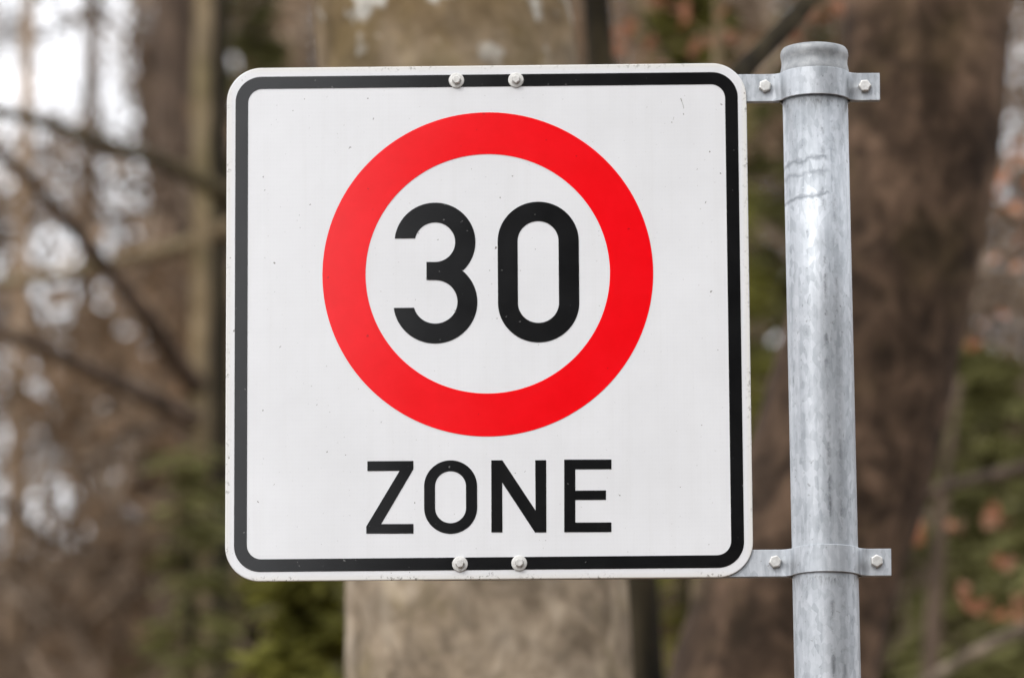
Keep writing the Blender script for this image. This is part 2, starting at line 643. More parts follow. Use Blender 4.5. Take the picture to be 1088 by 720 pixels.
def clamp(zc, h, xl, xr, bolts, ztilt):
    """front strap: left flange, bulge round the pipe, right flange; and the flat rail behind the panel"""
    xa = axis_x(zc)
    ro, th = R_P + 0.0030, 0.0028
    ri = ro - th
    fy0 = AY - 0.0044
    # centreline profile in plan (x, y), y negative towards the viewer
    pts_o = []
    a0 = math.radians(17)
    fil = 0.006
    left = xa - math.cos(a0) * ro
    right = xa + math.cos(a0) * ro
    outer = [(xl, fy0)]
    for k in range(7):                                            # soft bend out of the flange
        u = k / 6
        x = (left - 0.012) + u * 0.0124
        y = fy0 - (u ** 2.0) * (fy0 - (AY - math.sin(a0) * ro))
        outer.append((x, y))
    for k in range(1, 40):
        a = PI - a0 - (PI - 2 * a0) * k / 40
        outer.append((xa + ro * math.cos(a), AY - ro * math.sin(a)))
    for k in range(7):
        u = 1 - k / 6
        x = (right + 0.012) - u * 0.0124
        y = fy0 - (u ** 2.0) * (fy0 - (AY - math.sin(a0) * ro))
        outer.append((x, y))
    outer.append((xr, fy0))
    # offset backwards for thickness
    inner = []
    for i, (x, y) in enumerate(outer):
        p, q = outer[max(i - 1, 0)], outer[min(i + 1, len(outer) - 1)]
        tx, ty = q[0] - p[0], q[1] - p[1]
        L = math.hypot(tx, ty)
        nx, ny = -ty / L, tx / L
        inner.append((x + nx * th, y + ny * th))
    n = len(outer)
    verts, faces = [], []
    for (x, y) in outer:
        sh = ztilt * (x - xa)
        verts += [(x, y, zc - h / 2 + sh), (x, y, zc + h / 2 + sh)]
    for (x, y) in inner:
        sh = ztilt * (x - xa)
        verts += [(x, y, zc - h / 2 + sh), (x, y, zc + h / 2 + sh)]
    O = lambda i, t: 2 * i + t
    I = lambda i, t: 2 * n + 2 * i + t
    for i in range(n - 1):
        faces += [(O(i, 0), O(i + 1, 0), O(i + 1, 1), O(i, 1)), (I(i, 0), I(i, 1), I(i + 1, 1), I(i + 1, 0)),
                  (O(i, 1), O(i + 1, 1), I(i + 1, 1), I(i, 1)), (O(i, 0), I(i, 0), I(i + 1, 0), O(i + 1, 0))]
    faces += [(O(0, 0), O(0, 1), I(0, 1), I(0, 0)), (O(n - 1, 0), I(n - 1, 0), I(n - 1, 1), O(n - 1, 1))]
    mb = MB()
    mb.add(verts, faces)
    st = mb.build('clamp', M['zinc'], sign, False, 0.0006, 2)
    st.data.polygons.foreach_set('use_smooth', [True] * len(st.data.polygons))
    st.data.set_sharp_from_angle(angle=math.radians(50))
    # rear half with the flat rail that runs behind the panel
    rb = MB()
    y0, y1 = AY - 0.0012, AY + 0.0048
    hh = h * 0.497
    left_end = -0.075
    def block(xa_, xb_):
        v = [(xa_, y0, zc - hh), (xb_, y0, zc - hh), (xb_, y0, zc + hh), (xa_, y0, zc + hh),
             (xa_, y1, zc - hh), (xb_, y1, zc - hh), (xb_, y1, zc + hh), (xa_, y1, zc + hh)]
        rb.add(v, [(0, 1, 2, 3), (5, 4, 7, 6), (4, 0, 3, 7), (1, 5, 6, 2), (3, 2, 6, 7), (4, 5, 1, 0)])
    block(left_end, xa - ro - 0.0005)
    block(xa + ro + 0.0005, xr - 0.0006)
    va, fa = [], []
    m_ = 30
    for k in range(m_ + 1):
        a = PI * k / m_
        for rr in (ri + 0.0004, ro):
            for zz in (zc - hh, zc + hh):
                va.append((xa + rr * math.cos(a), AY + 0.0012 + rr * math.sin(a), zz))
    for k in range(m_):
        b0, b1 = 4 * k, 4 * (k + 1)
        fa += [(b0 + 2, b1 + 2, b1 + 3, b0 + 3), (b0, b0 + 1, b1 + 1, b1), (b0 + 1, b0 + 3, b1 + 3, b1 + 1), (b0, b1, b1 + 2, b0 + 2)]
    rb.add(va, fa)
    rb.build('rail', M['zinc'], st, False, 0.0004, 1)
    for bx, bz, sp in bolts:
        hexbolt((bx, fy0, bz), 0, 0.0002, 0.0078, 0.0062, M['bolt'], st, sp, 0.02)
    return st


clamp(0.2710, 0.0325, 0.262, 0.4542, ((0.3216, 0.2722, 0.35), (0.4365, 0.2712, 0.05)), 0.0)
clamp(-0.2838, 0.0312, 0.250, 0.4567, ((0.3250, -0.2828, 0.2), (0.4400, -0.2830, 0.55)), 0.0)

# ------------------------------------------------------------------ terrain
def ground_h(x, y):
    h = 0.0
    if y > 9.5:
        h += 0.05 * (y - 9.5) * min(1, (y - 9.5) / 6)
    s = (y - 33) / 4.0
    soft = 4.0 * (math.log1p(math.exp(s)) if s < 30 else s)
    top = (y - 82) / 5.0
    softtop = 5.0 * (math.log1p(math.exp(top)) if top < 30 else top)
    h += 0.29 * (soft - softtop)
    if y > 95:
        h -= 0.05 * (y - 95) * 0.4
    w = min(1, max(0, (y - 9) / 6))
    h += w * (0.16 * math.sin(x * 0.7 + 1.3) * math.sin(y * 0.5) + 0.3 * math.sin(x * 0.21 + y * 0.13))
    h += w * 0.015 * x * min(1, max(0, (y - 20) / 40)) * (8 if x > 0 else 20) * (1 if abs(x) < 30 else 30 / abs(x))
    return h


def grid_axis(lo, hi, near, far_step):
    out = []
    v = 0.0
    st = near
    pos = [0.0]
    while pos[-1] < hi:
        st = min(far_step, st * 1.05)
        pos.append(pos[-1] + st)
    neg = [0.0]
    st = near
    while neg[-1] > lo:
        st = min(far_step, st * 1.05)
        neg.append(neg[-1] - st)
    return sorted(set(neg[1:] + pos))


gx = grid_axis(-400, 400, 0.7, 25)
gy = grid_axis(-400, 500, 0.8, 20)
gm = MB()
gm.add([(x, y, ground_h(x, y)) for y in gy for x in gx],
       [(j * len(gx) + i, j * len(gx) + i + 1, (j + 1) * len(gx) + i + 1, (j + 1) * len(gx) + i) for j in range(len(gy) - 1) for i in range(len(gx) - 1)])
t = NT('forest_floor')
n1 = t.noise(1.2, 8, 0.7)
n2 = t.noise(14, 6, 0.7)
fl = t.ramp(n2, [(0.3, (0.055, 0.036, 0.024)), (0.5, (0.13, 0.085, 0.056)), (0.7, (0.21, 0.145, 0.10))])
fl = t.mix(t.math('MULTIPLY', t.ramp(n1, [(0.52, 0), (0.66, 1)]), 0.6), fl, (0.045, 0.055, 0.018))
t.bump(n2, 0.8, 0.05)
M['floor'] = t.out(fl, 0.95, 0, 0.1)
tag(gm.build('ground', M['floor']), kind='structure')

# the road the sign stands beside, turning off to the left before the trees, with a kerb
def road_centre(y):
    return -3.6 - (0.02 * max(0, y + 4) ** 2)


ys = [-120, -90, -70, -50, -36, -26, -18, -12, -8] + [-6 + 0.75 * k for k in range(30)]
rm, km = MB(), MB()
for a, b in zip(ys, ys[1:]):
    def edge(y, d):
        dx = (road_centre(y + 0.05) - road_centre(y - 0.05)) / 0.1
        nrm = Vector((1, -dx, 0)).normalized()
        return Vector((road_centre(y), y, 0)) + nrm * d
    z = Vector((0, 0, 0.004))
    rm.add([edge(a, -2.75) + z, edge(a, 2.75) + z, edge(b, 2.75) + z, edge(b, -2.75) + z], [(0, 1, 2, 3)])
    p = [edge(a, 2.75), edge(a, 2.87), edge(b, 2.87), edge(b, 2.75)]
    u = Vector((0, 0, 0.12))
    km.add([q - Vector((0, 0, 0.05)) for q in p] + [q + u for q in p], [(4, 5, 6, 7), (0, 4, 7, 3), (1, 2, 6, 5)])
M['asphalt'] = m_plain('asphalt', (0.035, 0.035, 0.036), (0.065, 0.064, 0.062), 0.85, 0, 90, 0.4)
M['kerb'] = m_plain('kerb_concrete', (0.22, 0.21, 0.2), (0.34, 0.33, 0.31), 0.85, 0, 30, 0.3)
tag(rm.build('road', M['asphalt'], None, False), kind='structure')
tag(km.build('kerb', M['kerb'], None, False), kind='structure')

# ------------------------------------------------------------------ trees
M['bark_pale'] = m_bark('pale_grey_bark', (0.16, 0.122, 0.082), (0.295, 0.232, 0.163), (0.42, 0.345, 0.258), 0.8, 9, (0.17, 0.135, 0.06), 0.6, 0.8, (3.75, 4.0), 0.5, 14, 0.32)
M['bark_brown'] = m_bark('brown_bark', (0.032, 0.020, 0.012), (0.078, 0.049, 0.031), (0.165, 0.105, 0.068), 0.65, 11, (0.08, 0.06, 0.022), 0.3, 0.0, None, 0.9, 15, 0.5, 1.0)
M['bark_dark'] = m_bark('dark_bark', (0.010, 0.008, 0.004), (0.022, 0.017, 0.009), (0.045, 0.035, 0.018), 0.3, 9)
M['bark_tan'] = m_bark('tan_bark', (0.20, 0.135, 0.085), (0.32, 0.225, 0.145), (0.44, 0.32, 0.22), 0.3, 8, bamp=0.35)
M['bark_olive'] = m_bark('olive_bark', (0.11, 0.08, 0.04), (0.19, 0.14, 0.08), (0.27, 0.21, 0.13), 0.3, 8, (0.13, 0.11, 0.045), 0.5, bamp=0.35)
M['bark_mid'] = m_bark('mid_brown_bark', (0.055, 0.038, 0.027), (0.10, 0.07, 0.05), (0.16, 0.115, 0.084), 0.3, 8)
M['limb_dark'] = m_bark('mossy_limb', (0.036, 0.027, 0.013), (0.075, 0.057, 0.028), (0.13, 0.10, 0.055), 0.5, 16, (0.06, 0.055, 0.015), 0.5)
M['bark_brown_limb'] = m_bark('dark_limb_bark', (0.016, 0.012, 0.006), (0.034, 0.026, 0.013), (0.06, 0.047, 0.025), 0.5, 16)
M['limb_tan'] = m_bark('tan_limb', (0.10, 0.075, 0.05), (0.17, 0.13, 0.09), (0.25, 0.20, 0.145), 0.5, 16)
M['twig'] = m_leaf('bare_twigs', [(0, (0.085, 0.060, 0.040)), (0.5, (0.17, 0.122, 0.083)), (1, (0.31, 0.235, 0.17))], 0.0, 0.85)
M['dry_leaf'] = m_leaf('dry_beech_leaves', [(0, (0.30, 0.12, 0.06)), (0.5, (0.50, 0.22, 0.12)), (1, (0.66, 0.37, 0.24))], 0.4)
M['dry_leaf_dull'] = m_leaf('dull_dry_leaves', [(0, (0.12, 0.078, 0.045)), (0.5, (0.25, 0.165, 0.10)), (1, (0.40, 0.28, 0.185))], 0.4)
M['spruce'] = m_leaf('spruce_needles', [(0, (0.08, 0.075, 0.026)), (0.6, (0.19, 0.182, 0.062)), (1, (0.34, 0.33, 0.135))], 0.4)
M['spruce_dark'] = m_leaf('dark_spruce_needles', [(0, (0.018, 0.022, 0.010)), (1, (0.055, 0.062, 0.024))], 0.15)
M['moss'] = m_leaf('yellow_green_leaves', [(0, (0.10, 0.095, 0.020)), (0.6, (0.24, 0.23, 0.045)), (1, (0.42, 0.41, 0.10))], 0.5)


def spline(pts, n):
    """smooth curve through pts (tuples of any length), evenly spaced along its length"""
    P = np.array(pts, float)
    d = np.concatenate([[0], np.cumsum(np.maximum(1e-6, np.linalg.norm(np.diff(P[:, :3], axis=0), axis=1)))])
    u = np.linspace(0, d[-1], 600)
    Q = np.stack([np.interp(u, d, P[:, c]) for c in range(P.shape[1])], 1)
    seg = np.median(np.diff(d))
    sig = max(1.0, 0.45 * seg / (u[1] - u[0]))
    k = int(3 * sig)
    ker = np.exp(-0.5 * (np.arange(-k, k + 1) / sig) ** 2)
    ker /= ker.sum()
    pad = np.concatenate([2 * Q[0] - Q[k:0:-1], Q, 2 * Q[-1] - Q[-2:-k - 2:-1]]) if k else Q
    S = np.stack([np.convolve(pad[:, c], ker, 'valid') for c in range(Q.shape[1])], 1)
    return [S[int(round(t))] for t in np.linspace(0, len(S) - 1, n)]


def twig_spray(mb, base, direction, length, n, spread=0.7, w=(0.004, 0.012), l=(0.12, 0.5)):
    """a bare branching spray: ribbons fanned along a stem"""
    b = np.array(base)
    d = np.array(direction, float)
    d /= np.linalg.norm(d)
    u = rng.uniform(0.05, 1, n)
    D = unit(d[None, :] * rng.uniform(0.5, 1.2, n)[:, None] + rng.normal(size=(n, 3)) * spread)
    off = rng.normal(size=(n, 3)) * (0.22 * length * u[:, None])
    C = b[None, :] + d[None, :] * (u * length)[:, None] + off
    mb.quads(ribbons(C, D, rng.uniform(*l, n), rng.uniform(*w, n)))


def bare_crown(mb, top_pts, n_limbs, length, per=60, w=(0.01, 0.03)):
    """limbs with sprays of twigs from the upper trunk"""
    for k in range(n_limbs):
        p = top_pts[rng.integers(0, len(top_pts))]
        az = rng.uniform(0, 2 * PI)
        el = rng.uniform(0.1, 0.9)
        d = np.array([math.cos(az) * math.cos(el), math.sin(az) * math.cos(el), math.sin(el)])
        L = length * rng.uniform(0.5, 1.1)
        q = np.array(p)
        path = [tuple(q + d * L * s + np.array([0, 0, 0.12 * L * s * s]) + rng.normal(size=3) * 0.04 * L * s) for s in (0, 0.3, 0.65, 1)]
        mb.tube(path, [0.03 * L / 2, 0.022 * L / 2, 0.014 * L / 2, 0.005], 5, 0, False)
        for s in (1, 2, 3):
            twig_spray(mb, path[s], d, L * 0.6, per // 3, 0.8, w, (0.2, 0.7))


def full_trunk(name, pix, Y, parent, mat, seg=20, n=40, wob=0.03, top=9.0, flare=1.35):
    """pix: (px, py, width px) rows from low to high in the photo, continued to the ground and upwards"""
    P = [(*at(px, py, Y), size(w, Y) / 2) for px, py, w in pix]
    lo, lo2 = np.array(P[0]), np.array(P[1])
    hi, hi2 = np.array(P[-1]), np.array(P[-2])
    g = ground_h(lo[0], lo[1]) - 0.3
    k = (lo[2] - g) / max(0.05, (lo2[2] - lo[2]))
    k = min(k, 8)
    base = lo - (lo2 - lo) * np.array([1, 1, 0, 0]) * min(k, 1.2) * 0.7
    base[2] = g
    base[3] = lo[3] * flare
    mid = lo * 0.55 + base * 0.45
    mid[3] = lo[3] * (1 + (flare - 1) * 0.3)
    pts = [tuple(base), tuple(mid)] + [tuple(p) for p in P]
    z = hi[2]
    sl = (hi - hi2) / max(0.05, hi[2] - hi2[2])
    steps = 3
    cur = hi.copy()
    for s in range(steps):
        dz = (top - z) / steps
        cur = cur + np.array([sl[0] * dz * 0.6, rng.normal() * 0.04, dz, -hi[3] * 0.24])
        pts.append(tuple(cur))
    S = spline(pts, n)
    mb = MB()
    mb.tube([p[:3] for p in S], [max(0.012, p[3]) for p in S], seg, wob)
    o = mb.build('trunk', mat, parent)
    return o, [tuple(p[:3]) for p in S if p[2] > top - (top - z) * 0.75]


def limb(parent, pix, Ys, widths, mat, n=18, seg=8, wob=0.06, name='limb'):
    pts = []
    for (px, py), Y, w in zip(pix, Ys, widths):
        pts.append((*at(px, py, Y), size(w, Y) / 2))
    S = spline(pts, n)
    mb = MB()
    mb.tube([p[:3] for p in S], [max(0.003, p[3]) for p in S], seg, wob)
    return mb.build(name, mat, parent), S


def tree_root(name, label, cat='tree', group=None):
    r = empty(name)
    tag(r, label, cat, group)
    return r


def rebase(root, x, y):
    """move the Empty to the tree's base, the parts stay where they are"""
    loc = Vector((x, y, ground_h(x, y)))
    root.location = loc
    for ch in root.children:
        if ch.type == 'MESH':
            ch.location = ch.location - loc
    return root


# --- the thick pale trunk right behind the sign
T = tree_root('broadleaf_tree', 'thick pale grey trunk with lichen spots, directly behind the sign')
tr, tops = full_trunk('trunk', [(522, 760, 312), (519, 650, 306), (512, 500, 300), (498, 330, 292), (484, 160, 286), (471, 20, 284), (460, -90, 276)], 9.5, T, M['bark_pale'], 56, 110, 0.012, 9.5)
limb(T, [(600, 330), (650, 250), (720, 160), (785, 78), (830, 36), (868, -6), (905, -70)], [9.55, 9.7, 9.9, 10.1, 10.2, 10.3, 10.4], [44, 34, 27, 24, 23, 20, 17], M['bark_brown_limb'])
# knot scar near the lower right of the trunk
cb = MB()
bare_crown(cb, tops, 14, 2.2, 90)
cb.build('crown', M['twig'], T)
rebase(T, at(522, 760, 9.5).x, 9.5)

# --- the dark slender trunk that shows at its right edge
T = tree_root('broadleaf_tree', 'dark slender trunk half hidden behind the right edge of the pale trunk')
tr, tops = full_trunk('trunk', [(695, 760, 36), (684, 600, 34), (668, 400, 33), (648, 200, 32), (632, 40, 31), (626, -60, 30)], 12.5, T, M['bark_dark'], 18, 50, 0.03, 10)
cb = MB()
bare_crown(cb, tops, 8, 1.6, 60)
cb.build('crown', M['twig'], T)
rebase(T, at(695, 760, 12.5).x, 12.5)

# --- the big leaning brown trunk behind the pole
T = tree_root('broadleaf_tree', 'big dark brown trunk leaning right behind the pole')
tr, tops = full_trunk('trunk', [(812, 770, 230), (838, 660, 212), (872, 560, 202), (906, 450, 196), (928, 350, 190), (948, 270, 186), (966, 215, 184), (976, 150, 182), (982, 80, 182), (987, 0, 184), (990, -80, 184)], 12.0, T, M['bark_brown'], 48, 100, 0.02, 10.5)
cb = MB()
bare_crown(cb, tops, 12, 2.2, 80)
cb.build('crown', M['twig'], T)
rebase(T, at(812, 770, 12).x, 12)

# --- the slim trees left of the sign
T = tree_root('broadleaf_tree', 'slim olive trunk left of the sign with dead limbs reaching left')
tr, tops = full_trunk('trunk', [(206, 760, 24), (209, 600, 23), (212, 420, 22), (214, 240, 21), (215, 90, 20), (216, -60, 19)], 22, T, M['bark_olive'], 16, 50, 0.03, 11)
limb(T, [(258, 222), (240, 206), (200, 184), (150, 164), (95, 148), (55, 132), (0, 118), (-60, 108)], [21.4, 21.3, 21, 20.7, 20.4, 20.1, 19.8, 19.5], [22, 20, 17, 16, 14, 15, 13, 11], M['limb_dark'])
limb(T, [(210, 412), (190, 386), (160, 340), (128, 302), (95, 262), (60, 222), (35, 192), (0, 163), (-40, 140)], [22, 21.8, 21.6, 21.4, 21.2, 21, 20.8, 20.6, 20.4], [26, 24, 21, 19, 17, 16, 15, 13, 11], M['bark_mid'])
limb(T, [(245, 242), (214, 256), (170, 268), (120, 280), (70, 290), (20, 298), (-40, 306)], [22.2, 22.4, 22.8, 23.2, 23.6, 24, 24.4], [20, 19, 17, 16, 15, 13, 11], M['bark_olive'])
limb(T, [(210, 446), (170, 428), (130, 408), (90, 390), (55, 372), (0, 350), (-50, 335)], [22, 21.8, 21.5, 21.2, 20.9, 20.6, 20.3], [22, 20, 19, 17, 16, 14, 11], M['bark_mid'])
cb = MB()
bare_crown(cb, tops, 8, 1.5, 60)
cb.build('crown', M['twig'], T)
rebase(T, at(206, 760, 22).x, 22)

T = tree_root('broadleaf_tree', 'dark thin trunk close against the left edge of the sign')
tr, tops = full_trunk('trunk', [(236, 760, 26), (236, 560, 24), (233, 380, 23), (232, 200, 20), (234, 60, 19), (236, -60, 18)], 24, T, M['bark_dark'], 16, 40, 0.03, 13)
rebase(T, at(236, 760, 24).x, 24)

T = tree_root('broadleaf_tree', 'broad dull brown trunk between the two slim ones on the left')
tr, tops = full_trunk('trunk', [(190, 760, 44), (188, 560, 44), (186, 380, 44), (184, 200, 46), (183, 60, 46), (182, -60, 46)], 30, T, M['bark_mid'], 18, 40, 0.03, 17)
cb = MB()
bare_crown(cb, tops, 10, 2.4, 60)
cb.build('crown', M['twig'], T)
rebase(T, at(190, 760, 30).x, 30)

T = tree_root('broadleaf_tree', 'slim tan trunk at the far left edge of the picture')
tr, tops = full_trunk('trunk', [(10, 760, 22), (14, 600, 21), (19, 420, 20), (24, 240, 18), (29, 90, 16), (33, -60, 15)], 30, T, M['bark_tan'], 16, 40, 0.03, 16)
cb = MB()
bare_crown(cb, tops, 8, 1.8, 60)
cb.build('crown', M['twig'], T)
rebase(T, at(10, 760, 30).x, 30)

# --- small trees on the right
T = tree_root('young_tree', 'grey sapling stem low on the right behind orange dry leaves', 'young tree')
tr, tops = full_trunk('trunk', [(985, 770, 22), (990, 690, 19), (994, 620, 17), (1000, 540, 12), (1010, 470, 8), (1015, 440, 6)], 19, T, M['bark_mid'], 10, 30, 0.04, at(1015, 400, 19).z, 1.2)
rebase(T, at(985, 770, 19).x, 19)


def leaves_at(mb, spots, Y, per, spread, l=(0.035, 0.06), w=(0.025, 0.04)):
    C, D = [], []
    for px, py in spots:
        c = np.array(at(px, py, Y + random.uniform(-0.5, 0.5)))
        for _ in range(per):
            C.append(c + rng.normal(size=3) * spread)
    C = np.array(C)
    n = len(C)
    mb.quads(ribbons(C, unit(rng.normal(size=(n, 3)) + np.array([0, 0, -0.4])), rng.uniform(*l, n), rng.uniform(*w, n)))


T = tree_root('young_beech', 'young beech at the right edge holding orange dry leaves on grey limbs', 'young tree')
tr, tops = full_trunk('trunk', [(1150, 800, 38), (1146, 600, 34), (1140, 400, 30), (1134, 200, 24), (1130, 40, 20), (1126, -60, 16)], 15, T, M['bark_mid'], 14, 40, 0.03, 8)
limb(T, [(1146, 480), (1088, 500), (1040, 508), (1000, 518), (972, 528), (945, 545)], [15, 15.2, 15.4, 15.6, 15.8, 16], [18, 15, 13, 11, 9, 6], M['bark_mid'])
limb(T, [(1148, 640), (1088, 668), (1050, 686), (1015, 704), (985, 722), (950, 748)], [15, 14.9, 14.8, 14.7, 14.6, 14.5], [17, 15, 14, 13, 11, 8], M['limb_tan'])
lb = MB()
leaves_at(lb, [(974, 564), (1014, 560), (1048, 549), (1060, 553), (1022, 624), (1070, 592), (1086, 640), (1068, 654), (1040, 645), (1100, 620)], 15.0, 3, 0.014)
leaves_at(lb, [(1075, 185), (1082, 200), (1068, 215), (1085, 250), (1075, 290), (1060, 330), (1095, 160)], 16.5, 3, 0.05)
lb.build('foliage', M['dry_leaf'], T)
rebase(T, at(1150, 800, 15).x, 15)

T = tree_root('young_beech', 'young beech between the trunks whose brown leaves show above the sign', 'young tree')
tr, tops = full_trunk('trunk', [(742, 770, 24), (744, 640, 22), (748, 500, 21), (752, 300, 18), (758, 150, 14), (762, 80, 11)], 14.5, T, M['bark_olive'], 12, 40, 0.03, 6.0, 1.2)
limb(T, [(756, 180), (735, 120), (705, 60), (680, 15), (660, -30)], [14.5, 14.6, 14.7, 14.8, 14.9], [10, 9, 8, 6, 5], M['limb_dark'])
lb = MB()
leaves_at(lb, [(652, 46), (657, 52), (690, 8), (700, 60), (880, 8), (898, 12), (906, 6), (750, 48), (725, 22), (765, 30), (845, 40), (665, 20)], 14.7, 3, 0.02)
lb.build('foliage', M['dry_leaf'], T)
rebase(T, at(742, 770, 14.5).x, 14.5)


# --- spruces
def spruce(root, base, H, R0, nq, mat, seed, z0=0.08, lq=(0.07, 0.2), wq=(0.015, 0.04)):
    r_ = np.random.default_rng(seed)
    tb = MB()
    b = Vector(base)
    tb.tube([b + Vector((0, 0, H * s - 0.2)) for s in (0, 0.3, 0.6, 0.85, 1.0)], [0.018 * H, 0.014 * H, 0.009 * H, 0.005 * H, 0.002 * H], 8, 0.03)
    tb.build('trunk', M['bark_dark'], root)
    cm_ = MB()
    nb = max(40, int(H * 15))
    Cs, Ds = [], []
    per = nq // nb
    for k in range(nb):
        s = z0 + (0.97 - z0) * ((k + r_.uniform(0, 1)) / nb)
        az = k * 2.399 + r_.uniform(-0.3, 0.3)
        L = R0 * (1 - s) ** 0.85 * r_.uniform(0.7, 1.15) + 0.05
        out = np.array([math.cos(az), math.sin(az), 0])
        side = np.array([-out[1], out[0], 0])
        u = np.sqrt(r_.uniform(0.01, 1, per))
        droop = -0.25 * u * L + 0.12 * L * u ** 3
        wid = 0.36 * L * (1.15 - u) + 0.05
        C = np.array(b)[None, :] + np.array([0, 0, H * s]) + out * (u * L)[:, None] + side * (r_.normal(size=per) * wid * 0.6)[:, None]
        C[:, 2] += droop + r_.normal(size=per) * (0.05 * L + 0.02)
        D = unit(out[None, :] + side[None, :] * (r_.normal(size=per) * 0.8)[:, None] + np.array([0, 0, -0.25]) + r_.normal(size=(per, 3)) * 0.2)
        Cs.append(C)
        Ds.append(D)
    C, D = np.concatenate(Cs), np.concatenate(Ds)
    n = len(C)
    cm_.quads(ribbons(C, D, r_.uniform(*lq, n), r_.uniform(*wq, n)))
    cm_.build('crown', mat, root)


def place_spruce(px, py_top, Y, R0, nq, mat, seed, label, group=None, cat='spruce'):
    p = at(px, py_top, Y)
    g = ground_h(p.x, Y)
    r = empty('spruce_tree', (p.x, Y, g))
    tag(r, label, cat, group)
    spruce(r, (0, 0, 0), p.z - g, R0, nq, mat, seed)
    return r


place_spruce(326, 490, 14.5, 0.27, 4200, M['moss'], 1, 'bright green young spruce under the lower left corner of the sign')
place_spruce(205, 440, 21, 0.45, 1300, M['spruce'], 2, 'green young spruce beyond the slim olive trunk')
place_spruce(345, 480, 19, 0.5, 2600, M['spruce'], 12, 'duller spruce behind the bright green one at the left of the pale trunk')
place_spruce(1046, 330, 24, 1.3, 7500, M['spruce'], 3, 'olive green spruce right of the leaning brown trunk')
place_spruce(965, 400, 27, 1.4, 7500, M['spruce'], 4, 'green spruce peeping out beside the lower leaning trunk')
place_spruce(1120, 380, 21, 1.0, 5000, M['spruce'], 5, 'green spruce at the right edge behind the young beech')
place_spruce(728, -120, 25, 1.2, 5500, M['moss'], 6, 'olive spruce seen above and below the sign between pale and brown trunks')
place_spruce(845, -40, 28, 1.6, 12000, M['spruce'], 7, 'tall spruce behind the gap between sign and pole')
place_spruce(1015, 330, 38, 2.4, 12000, M['spruce'], 8, 'tall dull spruce deep in the wood on the right')
place_spruce(270, -60, 34, 1.3, 9000, M['spruce'], 9, 'tall thin spruce showing above the upper left corner of the sign')

# --- far trees on the rising slope
rng = np.random.default_rng(SEED_A)
for i in range(100):
    Y = rng.uniform(36, 84)
    px = rng.uniform(-260, 1350)
    if i >= 46:                                             # the wood goes on to both sides
        Y = rng.uniform(18, 75)
        px = 544 + (rng.uniform(820, 3000) if i % 2 else -rng.uniform(820, 3000))
    if px < 175 and rng.uniform() < 0.6:
        continue
    x = at(px, 360, Y).x
    g = ground_h(x, Y)
    r = empty('broadleaf_tree', (x, Y, g))
    tag(r, 'bare brown trunk far back among the trees on the slope', 'tree', 'far bare trees on the wooded slope')
    H = rng.uniform(17, 24)
    rad = rng.uniform(0.09, 0.22)
    lean = rng.normal() * 0.03
    tb = MB()
    S = [(lean * H * s + rng.normal() * 0.06, rng.normal() * 0.06, H * s - 0.3) for s in np.linspace(0, 1, 9)]
    tb.tube(S, [rad * (1.25 - 1.1 * s) for s in np.linspace(0, 1, 9)], 10, 0.03)
    tb.build('trunk', M[['bark_mid', 'bark_tan', 'bark_brown', 'bark_olive'][int(rng.integers(0, 4))]], r)
    cb = MB()
    bare_crown(cb, S[4:], 14, 2.4, 30, (0.012, 0.03))
    cb.build('crown', M['twig'], r)

# --- unseen spruces, added to darken one side of the sheen on sign and pole
sp0 = None
for i, (x, y, s) in enumerate(((-0.35, -23.5, 1.0), (1.5, -24.5, 1.12), (3.6, -23, 1.05), (6.2, -24.2, 1.0), (10.5, -24, 1.15), (9.0, -12, 0.9), (10.5, -4, 0.9), (9.5, 2.5, 0.8))):
    if sp0 is None:
        sp0 = empty('spruce_tree', (x, y, 0))
        spruce(sp0, (0, 0, 0), 17.5, 3.6, 24000, M['spruce_dark'], 21, 0.04, (0.25, 0.6), (0.10, 0.22))
        r = sp0
    else:
        r = copy_tree(sp0)
    r.location = (x, y, 0)
    r.rotation_euler = (0, 0, i * 1.3)
    r.scale = (s, s, s)
    tag(r, 'tall dark spruce out of view, added to darken reflections in sign and pole', 'spruce', 'unseen spruces added for dark reflections')


# ------------------------------------------------------------------ the tangle of the wood: nobody could count it
def proj_px(P):
    d = P - np.array(EYE)[None, :]
    z = d @ np.array(FWD)
    return 544 + FPX * (d @ np.array(RT)) / z, 360 - FPX * (d @ np.array(UP)) / z


def smooth(x, a, b):
    u = np.clip((x - a) / (b - a), 0, 1)
    return u * u * (3 - 2 * u)


def thicket(n_cl, per, Y0, Y1, dens, rad, l, w, updir=0.8, spread=1.0, side=False):
    Y = rng.uniform(Y0, Y1, n_cl)
    X = rng.uniform(-0.135, 0.135, n_cl) * Y
    if side:
        X = np.where(rng.uniform(size=n_cl) < 0.55, -1, 1) * rng.uniform(0.135, 0.55, n_cl) * Y
    gz = np.array([ground_h(a, b) for a, b in zip(X, Y)])
    top = 1.55 + Y * 0.285
    Z = gz + rng.uniform(0, 1, n_cl) * np.maximum(0.5, top - gz)
    P = np.stack([X, Y, Z], 1)
    px, py = proj_px(P)
    keep = rng.uniform(size=n_cl) < dens(px, py)
    P = P[keep]
    m = len(P)
    C = np.repeat(P, per, 0) + rng.normal(size=(m * per, 3)) * rad
    main = unit(rng.normal(size=(m, 3)) + np.array([0, 0, updir]))
    D = unit(np.repeat(main, per, 0) + rng.normal(size=(m * per, 3)) * spread)
    n = m * per
    return ribbons(C, D, rng.uniform(*l, n), rng.uniform(*w, n))


def dens_twig(px, py):
    left = smooth(px, 80, 270)
    down = smooth(py, 40, 480)
    return np.clip(0.20 + 0.55 * left + 0.6 * down, 0, 1) * (1 - 0.25 * smooth(px, 1035, 1075) * (1 - smooth(py, 260, 400)))


